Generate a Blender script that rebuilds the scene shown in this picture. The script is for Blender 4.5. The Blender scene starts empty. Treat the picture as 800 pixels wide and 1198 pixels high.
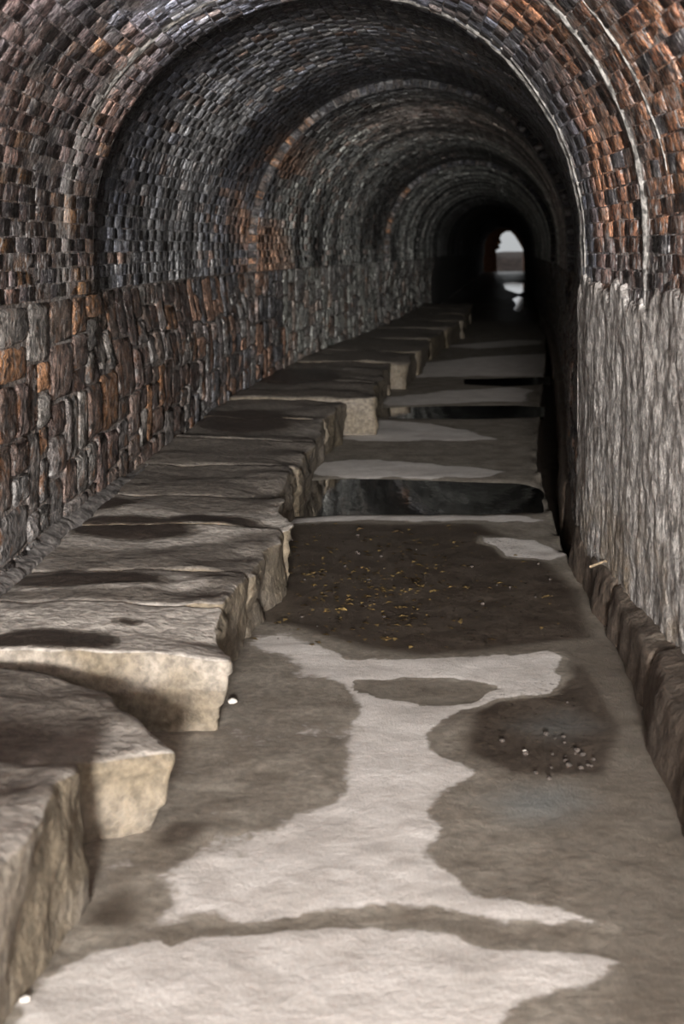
import bpy, bmesh, math, random
import numpy as np
S = bpy.context.scene
C = S.collection
rng = random.Random(7)
nr = np.random.RandomState(11)

# ------------------------------------------------------------------ camera, light, exposure
CAM_Z, F, HOR = 1.4, 1600.0, 290.0          # eye height; focal length and horizon row in pixels of 800x1198
cam = bpy.data.cameras.new('camera'); co = bpy.data.objects.new('camera', cam); C.objects.link(co)
co.location = (0, 0, CAM_Z); co.rotation_euler = (math.pi/2, 0, 0)
cam.sensor_fit = 'HORIZONTAL'; cam.sensor_width = 36; cam.lens = 36*F/800
cam.shift_y = (HOR-599)/800; cam.clip_end = 800
cam.dof.use_dof = True; cam.dof.focus_distance = 5.4; cam.dof.aperture_fstop = 5.2
S.camera = co

world = bpy.data.worlds.new('sky'); S.world = world; world.use_nodes = True
wt = world.node_tree; wt.nodes.clear()
wo = wt.nodes.new('ShaderNodeOutputWorld'); wb = wt.nodes.new('ShaderNodeBackground')
tc = wt.nodes.new('ShaderNodeTexCoord'); sp = wt.nodes.new('ShaderNodeSeparateXYZ')
ma = wt.nodes.new('ShaderNodeMath'); ma.operation = 'MULTIPLY_ADD'; ma.inputs[1].default_value = 0.667; ma.inputs[2].default_value = 0.333
ma.use_clamp = True
wt.links.new(tc.outputs['Generated'], sp.inputs[0]); wt.links.new(sp.outputs['Z'], ma.inputs[0])
mx = wt.nodes.new('ShaderNodeMix'); mx.data_type = 'RGBA'
mx.inputs[6].default_value = (0, 0, 0, 1); mx.inputs[7].default_value = (0.95, 0.98, 1.0, 1)
wt.links.new(ma.outputs[0], mx.inputs[0]); wt.links.new(mx.outputs[2], wb.inputs[0])
wb.inputs[1].default_value = 1.45             # overcast sky, brighter towards the zenith
wt.links.new(wb.outputs[0], wo.inputs[0])

sun = bpy.data.lights.new('hazy_sun', 'SUN'); so = bpy.data.objects.new('hazy_sun', sun); C.objects.link(so)
SUN_EL, SUN_AZ = 9, -3                       # low hazy sun behind the viewer, shining in at the near mouth
sun.angle = math.radians(18); sun.energy = 3.0; sun.color = (1.0, 0.965, 0.93)
so.rotation_euler = (math.radians(90-SUN_EL), 0, math.radians(SUN_AZ))
lamp = bpy.data.lights.new('mouth_fill', 'POINT'); lo = bpy.data.objects.new('mouth_fill', lamp); C.objects.link(lo)
lo.location = (-.12, -5.6, 1.55); lamp.shadow_soft_size = .5; lamp.energy = 11200; lamp.color = (1.0, .968, .94)   # added unseen fill, stands in for daylight from the near mouth
S.view_settings.view_transform = 'Standard'; S.view_settings.look = 'None'
S.view_settings.gamma = 1.0; S.view_settings.exposure = 0.0
S.view_settings.use_curve_mapping = False
S.cycles.max_bounces = 10; S.cycles.diffuse_bounces = 6; S.cycles.glossy_bounces = 4
S.cycles.sample_clamp_indirect = 4.0

# ------------------------------------------------------------------ noise
def _hash(i, j, k):
    h = (i.astype(np.int64)*374761393 + j.astype(np.int64)*668265263 + k.astype(np.int64)*2147483647) & 0xffffffff
    h = ((h ^ (h >> 13))*1274126177) & 0xffffffff
    h = ((h ^ (h >> 16))*2246822519) & 0xffffffff
    return ((h ^ (h >> 15)) & 0xffff)/65535.0
def vn(x, y, z=0.0):
    x, y, z = np.broadcast_arrays(np.asarray(x, float), np.asarray(y, float), np.asarray(z, float))
    i, j, k = np.floor(x), np.floor(y), np.floor(z)
    f, g, h = x-i, y-j, z-k
    f, g, h = [t*t*(3-2*t) for t in (f, g, h)]
    r = 0
    for a in (0, 1):
        for b in (0, 1):
            for c in (0, 1):
                r = r + _hash(i+a, j+b, k+c)*(f if a else 1-f)*(g if b else 1-g)*(h if c else 1-h)
    return r*2-1
def fbm(x, y, z=0.0, o=4):
    r, a, s = 0, 0.5, 1.0
    for q in range(o):
        r = r + a*vn(np.asarray(x)*s+q*17.3, np.asarray(y)*s+q*5.1, np.asarray(z)*s+q*9.7); a *= .5; s *= 2.03
    return r
def sm(a, b, x):
    t = np.clip((np.asarray(x, float)-a)/(b-a), 0, 1); return t*t*(3-2*t)

# ------------------------------------------------------------------ plan of the passage (metres, y runs along it)
def curve(pts):
    p = np.array(pts, float)
    ys = np.linspace(p[0, 0], p[-1, 0], 3000); xs = np.interp(ys, p[:, 0], p[:, 1])
    k = 25; ker = np.hanning(2*k+1); ker /= ker.sum()
    pad = np.concatenate([xs[0]+(np.arange(-k, 0))*(xs[1]-xs[0]), xs, xs[-1]+np.arange(1, k+1)*(xs[-1]-xs[-2])])
    xs = np.convolve(pad, ker, 'valid')
    return lambda d: np.interp(d, ys, xs)
Lw = curve([(-8, -1.26), (0, -1.23), (4.8, -1.18), (6.8, -1.09), (9, -.97), (11, -.80), (13.8, -.45), (17, .10), (20, .62), (24, 1.2), (30, 1.95), (62, 6.0), (80, 8.3), (90, 9.6)])
Rw = curve([(-8, 1.05), (0, 1.04), (4, 1.03), (5.9, 1.03), (7.5, 1.25), (9, 1.50), (12, 1.97), (20, 3.12), (30, 4.3), (62, 8.3), (80, 10.65), (90, 11.9)])
Ce = curve([(-8, .62), (2.4, .70), (3.1, .76), (4.5, .91), (5.5, .985), (6.2, 1.01), (9, 1.27), (12, 1.74), (17.2, 2.56), (22.4, 3.34), (30, 4.05), (62, 8.0), (80, 10.35), (90, 11.6)])   # right edge of the floor
Ke = curve([(-8, .66), (2.4, .74), (3.1, .80), (4.5, .94), (5.5, 1.0), (6.2, 1.03), (7.4, 1.17), (9, 1.42), (12, 1.88), (20, 3.02), (30, 4.2), (62, 8.2), (80, 10.55), (90, 11.8)])        # face of the kerb
def gut(d): return 0.16*sm(6.05, 6.6, d)*(1-sm(24, 28, d))
ZS, KC, CH = 1.44, 4, 0.0605                  # springing height, straight courses below it, course height
ZW = ZS-KC*CH
MOUTH = -7.0                                  # the near mouth, just behind the edge of the view
SECT = [(MOUTH, 6.15, 0.0, 56), (6.15, 11.6, .07, 61), (11.6, 20.0, 0.0, 56), (20.0, 80.0, -.07, 46)]
def sect(d):
    for a, b, e, n in SECT:
        if d < b: return e
    return SECT[-1][2]
def arch(n, d, off, e, N):
    n, d, off = np.broadcast_arrays(np.asarray(n, float), np.asarray(d, float), np.asarray(off, float))
    L, R = Lw(d), Rw(d); xc = (L+R)/2; r = (R-L)/2+e-off
    wob = .012*vn(n*.12, d*.7, e*9)
    r = r+wob
    ph = np.pi*(1-np.clip((n-KC)/N, 0, 1))
    z = ZS+r*np.sin(ph); x = xc+r*np.cos(ph)
    z = np.where(n < KC, ZS-(KC-n)*CH, z); z = np.where(n > KC+N, ZS-(n-KC-N)*CH, z)
    return np.stack([x, d, z], -1)
def wall(side, z, d, off, e):
    z, d, off = np.broadcast_arrays(np.asarray(z, float), np.asarray(d, float), np.asarray(off, float))
    ee = e*sm(.7, 1.2, z)
    if side < 0: x = Lw(d)-ee+off
    else: x = Rw(d)+ee-off
    return np.stack([x, d, z], -1)

# ------------------------------------------------------------------ object helpers
def link(name, me, mat=None, parent=None, loc=None):
    o = bpy.data.objects.new(name, me); C.objects.link(o)
    if mat is not None and me is not None: me.materials.append(mat)
    if parent is not None: o.parent = parent
    if loc is not None: o.location = loc
    return o
def mesh(name, v, f, smooth=False, uv=None, **attrs):
    me = bpy.data.meshes.new(name)
    v = np.asarray(v, np.float32).reshape(-1, 3); f = np.asarray(f, np.int32)
    nv, nf, k = len(v), len(f), f.shape[1]
    me.vertices.add(nv); me.vertices.foreach_set('co', v.ravel())
    me.loops.add(nf*k); me.loops.foreach_set('vertex_index', f.ravel())
    me.polygons.add(nf); me.polygons.foreach_set('loop_start', np.arange(nf, dtype=np.int32)*k)
    me.polygons.foreach_set('loop_total', np.full(nf, k, np.int32))
    if smooth: me.polygons.foreach_set('use_smooth', np.ones(nf, bool))
    if uv is not None:
        l = me.uv_layers.new(name='UVMap'); l.data.foreach_set('uv', np.asarray(uv, np.float32)[f.ravel()].ravel())
    for a, val in attrs.items():
        val = np.asarray(val, np.float32)
        if val.ndim == 2:
            at = me.attributes.new(a, 'FLOAT_COLOR', 'POINT')
            at.data.foreach_set('color', np.concatenate([val, np.ones((nv, 1), np.float32)], 1).ravel())
        else:
            at = me.attributes.new(a, 'FLOAT', 'POINT'); at.data.foreach_set('value', val.ravel())
    me.update(calc_edges=True); me.validate()
    return me
def grid_faces(nr_, nc, flip=False):
    i = np.arange(nr_-1)[:, None]*nc+np.arange(nc-1)[None, :]
    q = np.stack([i, i+1, i+nc+1, i+nc], -1).reshape(-1, 4)
    return q[:, ::-1] if flip else q
def struct(o, label=None):
    o['kind'] = 'structure'
    if label: o['label'] = label; o['category'] = o.name.split('_')[0].split('.')[0]
    return o
def tag(o, label, cat, group=None, kind=None):
    o['label'] = label; o['category'] = cat
    if group: o['group'] = group
    if kind: o['kind'] = kind
    return o
def empty(name, loc, label, cat, group=None):
    o = bpy.data.objects.new(name, None); C.objects.link(o); o.location = loc
    return tag(o, label, cat, group)
def seen(p, m=8):
    p = np.asarray(p); d = np.maximum(p[..., 1], .1)
    x = 400+p[..., 0]/d*F; y = HOR-(p[..., 2]-CAM_Z)/d*F
    return (p[..., 1] > .5) & (x > -m) & (x < 800+m) & (y > -m) & (y < 1198+m)

# ------------------------------------------------------------------ materials
class M:
    def __init__(s, name):
        s.m = bpy.data.materials.new(name); s.m.use_nodes = True; s.t = s.m.node_tree; s.t.nodes.clear()
        s.out = s.n('OutputMaterial'); s.b = s.n('BsdfPrincipled'); s.t.links.new(s.b.outputs[0], s.out.inputs[0])
        s._g = s.n('NewGeometry'); s.pos = s._g.outputs['Position']
    def n(s, k): return s.t.nodes.new('ShaderNode'+k)
    def put(s, sock, v):
        if isinstance(v, bpy.types.NodeSocket): s.t.links.new(v, sock)
        elif isinstance(v, tuple) and len(v) == 3 and sock.type == 'RGBA': sock.default_value = (*v, 1)
        else: sock.default_value = v
    def uv(s): return s.n('TexCoord').outputs['UV']
    def attr(s, a, col=False):
        q = s.n('Attribute'); q.attribute_name = a; return q.outputs['Color' if col else 'Fac']
    def scale(s, v, sx, sy, sz=1.0):
        q = s.n('Mapping'); q.inputs['Scale'].default_value = (sx, sy, sz); s.put(q.inputs[0], v); return q.outputs[0]
    def noise(s, v, sc=5, det=4, rough=.55, dist=0.0):
        q = s.n('TexNoise'); s.put(q.inputs['Vector'], v); q.inputs['Scale'].default_value = sc; q.inputs['Detail'].default_value = det
        q.inputs['Roughness'].default_value = rough; q.inputs['Distortion'].default_value = dist; return q.outputs['Fac']
    def voro(s, v, sc, feat='F1'):
        q = s.n('TexVoronoi'); q.feature = feat; s.put(q.inputs['Vector'], v); q.inputs['Scale'].default_value = sc; return q.outputs['Distance']
    def math(s, op, a, b=0.0, c=None, clamp=False):
        q = s.n('Math'); q.operation = op; q.use_clamp = clamp; s.put(q.inputs[0], a); s.put(q.inputs[1], b)
        if c is not None: s.put(q.inputs[2], c)
        return q.outputs[0]
    def ramp(s, v, a, b, lo=0.0, hi=1.0):
        q = s.n('MapRange'); q.interpolation_type = 'SMOOTHSTEP'; s.put(q.inputs[0], v)
        for k, x in zip((1, 2, 3, 4), (a, b, lo, hi)): q.inputs[k].default_value = x
        return q.outputs[0]
    def mix(s, f, a, b, mode='MIX'):
        q = s.n('Mix'); q.data_type = 'RGBA'; q.blend_type = mode; s.put(q.inputs[0], f); s.put(q.inputs[6], a); s.put(q.inputs[7], b); return q.outputs[2]
    def mul(s, col, v):
        q = s.n('VectorMath'); q.operation = 'SCALE'; s.put(q.inputs[0], col); s.put(q.inputs['Scale'], v); return q.outputs[0]
    def bump(s, h, dist=.01, strength=1.0, nrm=None):
        q = s.n('Bump'); q.inputs['Distance'].default_value = dist; q.inputs['Strength'].default_value = strength; s.put(q.inputs['Height'], h)
        if nrm is not None: s.put(q.inputs['Normal'], nrm)
        return q.outputs[0]
    def done(s, col, rough, nrm=None, spec=.5):
        s.put(s.b.inputs['Base Color'], col); s.put(s.b.inputs['Roughness'], rough); s.b.inputs['Specular IOR Level'].default_value = spec
        if nrm is not None: s.put(s.b.inputs['Normal'], nrm)
        return s.m

def lime_lines(k, c, uv):
    """two long lime runs that follow the curve of the near vault on its right side, and the pale arris"""
    q = k.n('SeparateXYZ'); k.put(q.inputs[0], uv); U, V = q.outputs[0], q.outputs[1]
    wob = k.math('MULTIPLY_ADD', k.noise(k.scale(uv, 2.2, 0.0), 1.0, 3), .09, -.045)
    tex = k.ramp(k.noise(k.pos, 30, 4), .36, .5)
    for v0, wd, u0, u1, st in ((4.63, .035, 2.45, 2.7, .8), (6.04, .05, 1.7, 2.1, .85), (5.86, .02, 2.5, 2.9, .6), (5.05, .02, 2.9, 3.2, .4), (5.6, .10, 1.75, 1.45, .55)):
        dv = k.math('ABSOLUTE', k.math('SUBTRACT', k.math('ADD', V, wob), v0))
        f = k.math('MULTIPLY', k.ramp(dv, wd*.6, wd*1.5, st, 0.0), k.ramp(U, u0, u1))
        c = k.mix(k.math('MULTIPLY', f, tex), c, (.42, .405, .385))
    return c
def brick_mat():
    k = M('old_brick'); col = k.attr('col', True); eff = k.attr('eff'); uv = k.uv()
    fine = k.noise(k.pos, 60, 4, .6); mid = k.noise(k.pos, 27, 5, .65); big = k.noise(k.pos, 4.5, 4)
    c = k.mul(col, k.ramp(fine, .3, .7, .5, 1.5)); c = k.mul(c, k.ramp(mid, .34, .64, .25, 1.8)); c = k.mul(c, k.ramp(big, .35, .65, .62, 1.35))
    fl = k.noise(k.scale(uv, 17.0, 30.0), 1.0, 5, .62)                # lime flecks and runs
    c = k.mix(k.math('MULTIPLY', k.ramp(fl, .51, .62), k.math('MULTIPLY', eff, .95)), c, (.42, .41, .405))
    c = k.mix(k.math('MULTIPLY', k.ramp(k.noise(k.pos, 15, 5, .65, .6), .51, .61), .85), c, (.022, .02, .023))
    c = lime_lines(k, c, uv)
    h = k.math('ADD', k.math('MULTIPLY', fine, .4), k.math('MULTIPLY', mid, 1.2))
    ro = k.ramp(k.noise(k.pos, 24, 4), .35, .65, .24, .8)
    return k.done(c, ro, k.bump(h, .022, 1.0), .55)
def mortar_mat():
    k = M('lime_mortar'); col = k.attr('col', True); eff = k.attr('eff'); uv = k.uv()
    fine = k.noise(k.pos, 70, 4); mid = k.noise(k.pos, 20, 5, .62)
    c = k.mul(col, k.ramp(fine, .3, .7, .5, 1.5)); c = k.mul(c, k.ramp(mid, .32, .66, .4, 1.6))
    fl = k.noise(k.scale(uv, 15.0, 24.0), 1.0, 5, .62)
    c = k.mix(k.math('MULTIPLY', k.ramp(fl, .48, .62), eff), c, (.36, .345, .33))
    c = k.mix(k.math('MULTIPLY', k.ramp(k.noise(k.pos, 12, 4, .6, .5), .52, .64), .8), c, (.018, .016, .018))
    c = lime_lines(k, c, uv)
    return k.done(c, .7, k.bump(k.math('ADD', fine, k.math('MULTIPLY', mid, 1.5)), .022, 1.0), .4)
def rubble_mat():
    k = M('rubble_stone'); col = k.attr('col', True); uv = k.uv()
    fine = k.noise(k.pos, 55, 5, .6); mid = k.noise(k.pos, 19, 5, .62); big = k.noise(k.pos, 3.2, 4)
    c = k.mul(col, k.ramp(fine, .3, .7, .5, 1.5)); c = k.mul(c, k.ramp(mid, .32, .66, .35, 1.65)); c = k.mul(c, k.ramp(big, .35, .65, .6, 1.35))
    c = k.mix(k.ramp(k.noise(k.pos, 7, 5, .6), .54, .66, 0, .75), c, (.17, .075, .03))
    fl = k.noise(k.scale(uv, 13.0, 26.0), 1.0, 5, .62)
    c = k.mix(k.ramp(fl, .54, .66, 0, .75), c, (.30, .285, .27))
    c = k.mix(k.ramp(k.noise(k.pos, 10, 5, .62, .6), .51, .63, 0, .85), c, (.020, .016, .014))
    h = k.math('ADD', k.math('MULTIPLY', fine, .5), k.math('MULTIPLY', mid, 1.3))
    ro = k.ramp(k.noise(k.pos, 20, 4), .35, .65, .26, .85)
    return k.done(c, ro, k.bump(h, .03, 1.0), .55)
def plaster_mat():
    k = M('weathered_render'); uv = k.uv(); eff = k.attr('eff')
    fine = k.noise(k.pos, 60, 5, .65); mid = k.noise(k.pos, 22, 5, .62); st = k.noise(k.scale(uv, 7.0, 13.0), 1.0, 6, .65, .4)
    c = k.mix(k.ramp(st, .34, .64), (.17, .15, .135), (.53, .50, .47))
    c = k.mul(c, k.ramp(mid, .30, .68, .5, 1.4))
    c = k.mix(k.ramp(k.noise(k.scale(uv, 5.5, 15.0), 1.3, 5, .62, .5), .55, .67, 0, .8), c, (.06, .046, .037))
    c = k.mix(k.ramp(k.noise(k.scale(uv, 8.0, 24.0), 1.2, 5, .62, .4), .57, .68, 0, .85), c, (.60, .58, .55))
    c = k.mix(k.math('MULTIPLY', k.ramp(k.noise(k.pos, 5.5, 5, .6), .44, .64, .0, .7), eff), c, (.19, .14, .085))
    c = k.mul(c, k.ramp(fine, .3, .7, .62, 1.35))
    h = k.math('ADD', k.math('MULTIPLY', fine, .6), k.math('ADD', k.math('MULTIPLY', mid, 1.5), k.math('MULTIPLY', st, .3)))
    return k.done(c, .66, k.bump(h, .026, 1.0), .45)
def floor_mat():
    k = M('damp_stone_floor'); wet = k.attr('wet'); dirt = k.attr('dirt'); blue = k.attr('blue')
    n1 = k.noise(k.pos, 6, 6, .6); n2 = k.noise(k.pos, 40, 5, .6); n3 = k.noise(k.pos, 160, 3, .6)
    w = k.math('ADD', wet, k.math('MULTIPLY_ADD', n1, .46, -.23)); w = k.math('ADD', w, k.math('MULTIPLY_ADD', n2, .26, -.13))
    silt = k.mix(k.ramp(n1, .35, .65), (.50, .465, .43), (.60, .565, .53))
    silt = k.mul(silt, k.ramp(n3, .3, .7, .88, 1.1))
    damp = k.mix(k.ramp(n1, .35, .68), (.15, .128, .102), (.23, .205, .17))
    damp = k.mul(damp, k.ramp(n2, .3, .7, .75, 1.22))
    soak = k.mul(k.mix(k.ramp(n1, .3, .7), (.045, .034, .026), (.085, .068, .054)), k.ramp(n2, .3, .7, .65, 1.3))
    c = k.mix(k.ramp(w, .20, .34), silt, damp); c = k.mix(k.ramp(w, .50, .86), c, soak)
    c = k.mix(k.math('MULTIPLY', blue, .8), c, (.16, .17, .165))
    gr = k.noise(k.pos, 95, 2, .5)
    c = k.mix(k.math('MULTIPLY', k.ramp(gr, .60, .72), dirt), c, (.20, .16, .10))
    c = k.mix(k.math('MULTIPLY', k.ramp(k.noise(k.pos, 60, 3), .55, .70), dirt), c, (.018, .014, .011))
    ro = k.math('ADD', k.ramp(w, .15, .9, .85, .32), k.math('MULTIPLY_ADD', n2, .3, -.15))
    hh = k.math('ADD', k.math('MULTIPLY', n2, .6), k.math('MULTIPLY', n3, .3))
    return k.done(c, ro, k.bump(hh, .008, .55), .4)
def block_mat(name, pale, mid, dark, ochre):
    k = M(name); wet = k.attr('wet'); n1 = k.noise(k.pos, 5, 6, .6); n2 = k.noise(k.pos, 38, 5, .6); n3 = k.noise(k.pos, 2.2, 4)
    w = k.math('ADD', wet, k.math('MULTIPLY_ADD', n1, .8, -.4)); w = k.math('ADD', w, k.math('MULTIPLY_ADD', n2, .25, -.12))
    c = k.mix(k.ramp(w, .06, .34), pale, mid); c = k.mix(k.ramp(w, .55, .9), c, dark)
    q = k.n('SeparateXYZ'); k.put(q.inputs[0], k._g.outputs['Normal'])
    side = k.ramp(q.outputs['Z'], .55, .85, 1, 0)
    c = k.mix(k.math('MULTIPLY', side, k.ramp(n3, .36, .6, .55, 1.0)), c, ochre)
    c = k.mul(c, k.ramp(n2, .28, .72, .62, 1.38))
    h = k.math('ADD', k.math('MULTIPLY', n2, .7), k.noise(k.pos, 14, 5))
    ro = k.ramp(w, .3, .9, .8, .38)
    return k.done(c, ro, k.bump(h, .016, .8), .4)
def plain(name, col, rough=.7, var=.5, sc=40, spec=.4, b=.006):
    k = M(name); n = k.noise(k.pos, sc, 4)
    return k.done(k.mul(k.mix(0.0, col, col), k.ramp(n, .3, .7, 1-var, 1+var)), rough, k.bump(n, b, .7), spec)
def water_mat():
    k = M('still_water'); k.b.inputs['Transmission Weight'].default_value = 1.0; k.b.inputs['IOR'].default_value = 1.33
    n = k.noise(k.scale(k.pos, 1, .35), 9, 3)
    return k.done((.55, .52, .47), .04, k.bump(n, .004, .25), .5)
def leaf_mat(name, a, b):
    k = M(name); o = k.n('ObjectInfo'); n = k.noise(k.pos, 90, 3)
    c = k.mix(o.outputs['Random'], a, b); return k.done(k.mul(c, k.ramp(n, .3, .7, .6, 1.3)), .5, None, .4)

BRICK, MORTAR, RUBBLE, PLASTER, FLOOR = brick_mat(), mortar_mat(), rubble_mat(), plaster_mat(), floor_mat()
SLAB = block_mat('ledge_stone', (.33, .30, .265), (.135, .117, .098), (.04, .031, .025), (.115, .092, .062))  # last tone: ochre side faces, darkened to put shade into their colour
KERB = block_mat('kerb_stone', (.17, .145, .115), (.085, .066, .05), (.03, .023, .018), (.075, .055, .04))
WATER = water_mat()
EARTH = plain('earth_bank', (.03, .02, .016), .9, .5, 3, .2, .05)
LIME = plain('lime_run', (.235, .225, .21), .75, .75, 38, .4, .012)
PALE = plain('dry_gravel', (.48, .45, .41), .9, .3, 6, .2, .02)
LEAF = leaf_mat('fallen_leaf', (.36, .25, .09), (.13, .085, .045)); TWIG = plain('dry_twig', (.26, .2, .13), .8, .4, 60)
CHIP = plain('pale_chip', (.45, .42, .38), .8, .3, 60); PEB = plain('dark_pebble', (.045, .036, .03), .85, .5, 60)
ASH = plain('fillet_mortar', (.15, .138, .128), .85, .5, 30, .4, .012)

# ------------------------------------------------------------------ bricks of the vault
def brick_colour(t, d, n):
    """colour and lime amount of bricks at arch fraction t (0 left, 1 right)"""
    t, d = np.asarray(t), np.asarray(d); k = len(t)
    r1, r2, r3 = nr.rand(k), nr.rand(k), nr.rand(k)
    def pick(cols, w):
        w = np.cumsum(np.array(w)/np.sum(w)); i = np.searchsorted(w, nr.rand(k)); return np.array(cols)[np.minimum(i, len(cols)-1)]
    left = pick([(.35, .22, .175), (.32, .205, .17), (.42, .245, .15), (.22, .175, .17), (.35, .30, .28)], [4, 4, 1.4, 2, 1.4])
    right = pick([(.29, .14, .078), (.25, .12, .072), (.33, .17, .092), (.06, .055, .058), (.20, .12, .085)], [4, 3, 1.5, 1.3, 2.2])
    low = (t < .12)[:, None]*(nr.rand(k) < .45)[:, None]; left = left*(1-low)+np.array([.40, .215, .10])*low
    crown = pick([(.20, .21, .26), (.26, .27, .325), (.26, .215, .205), (.36, .36, .40)], [4, 3, 2, 1.2])
    mid = pick([(.11, .113, .125), (.13, .135, .155), (.16, .153, .15), (.18, .125, .10), (.24, .238, .24)], [4, 3, 2.4, 1.4, 1.0])
    deep = pick([(.36, .29, .25), (.33, .335, .31), (.43, .43, .40), (.25, .255, .25)], [2, 3, 2, 2])
    z1, z2 = fbm(t*5, d*.6, 3), fbm(t*7, d*.9, 8)
    wr = sm(.56, .66, t+.10*z1)*sm(5.62, 5.42, d+.15*z2); wl = sm(.36, .24, t+.12*z2)
    near = crown*(1-wr[:, None]); near = near+right*wr[:, None]
    near = near*(1-wl[:, None])+left*wl[:, None]
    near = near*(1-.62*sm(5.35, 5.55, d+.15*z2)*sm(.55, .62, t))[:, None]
    blk = sm(.14, .34, fbm(t*9+4, d*1.3, 21))[:, None]*.7
    near = near*(1-blk)+np.array([.075, .07, .078])*blk
    sd = d+.5*fbm(t*6, d*.9, 31)                                         # darker bands and bare grey brick in the middle stretch
    dark_band = np.maximum(sm(7.7, 6.9, sd)*sm(.03, .12, t), sm(9.7, 10.3, sd)*sm(.10, .2, t))
    mid = mid*(1-.86*dark_band[:, None])+np.array([.004, .005, .010])*dark_band[:, None]; gy = (sm(7.5, 8.2, sd)*sm(10.0, 9.2, sd)*sm(.34, .2, t))[:, None]*.7
    mid = mid*(1-gy)+np.array([.26, .26, .26])*gy
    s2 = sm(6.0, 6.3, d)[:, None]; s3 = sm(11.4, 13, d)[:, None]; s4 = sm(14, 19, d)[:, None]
    c = near*(1-s2)+mid*s2
    rust = (sm(.0, .22, fbm(t*8+9, d*.5, 5))*sm(10.2, 11.4, d)*sm(.30, .2, t)*sm(14.5, 12.5, d))[:, None]*.75
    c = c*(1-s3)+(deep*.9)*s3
    c = c*(1-.8*rust)+np.array([.36, .165, .07])*.8*rust
    c = c*(1-.75*(sm(16.8, 18.6, sd)*sm(20.3, 19.8, d)*sm(.02, .1, t)))[:, None]
    br = (sm(12, 13, d)*sm(17.5, 15, d)*sm(.3, .42, t))[:, None]*.6; c = c*(1-br)+np.array([.17, .125, .105])*br
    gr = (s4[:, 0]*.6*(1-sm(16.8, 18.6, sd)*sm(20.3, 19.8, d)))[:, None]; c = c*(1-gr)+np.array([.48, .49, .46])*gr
    c = c*(.84+.32*r1)[:, None]*np.clip(1+np.where(d > 6.15, 2.5, 1.7)*fbm(t*2.6, d*2.4, 40, 4), .2, 2.1)[:, None]
    c = c*(1-.78*sm(27, 34, d))[:, None]  # darkness of the unlit far stretch put into the brick colour
    eff = (.35+.65*sm(-.1, .3, fbm(t*6, d*.8, 13)))
    eff = np.where((d > 6.2), eff*.7, eff)
    eff = np.where((d > 13), eff*.45, eff); eff = eff*(1-.5*dark_band*s2[:, 0]*(1-s3[:, 0]))
    return c, eff
BQ = np.array([[0, 1, 5, 4], [1, 2, 6, 5], [2, 3, 7, 6], [3, 0, 4, 7], [4, 5, 9, 8], [5, 6, 10, 9], [6, 7, 11, 10], [7, 4, 8, 11], [8, 9, 10, 11]])
def brick_points(n0, n1, d0, d1, h, e, N):
    k = len(n0); j = lambda s: (nr.rand(k)-.5)*2*s
    ns = [n0+j(.07), n0+j(.07), n1+j(.07), n1+j(.07)]; ds = [d0+j(.004), d1+j(.004), d1+j(.004), d0+j(.004)]
    nm, dm = (n0+n1)/2, (d0+d1)/2; P, UV = [], []
    for lvl in range(3):
        for q in range(4):
            sh = (0, .0, .04)[lvl]; sd = (0, 0, .002)[lvl]
            n = ns[q]+np.sign(nm-ns[q])*sh; d = ds[q]+np.sign(dm-ds[q])*sd
            off = (np.full(k, -.008), h-.002, h+j(.002))[lvl]
            P.append(arch(n, d, off, e, N)); UV.append(np.stack([n*CH, d], -1))
    return np.stack(P, 1), np.stack(UV, 1)          # k,12,3
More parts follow.
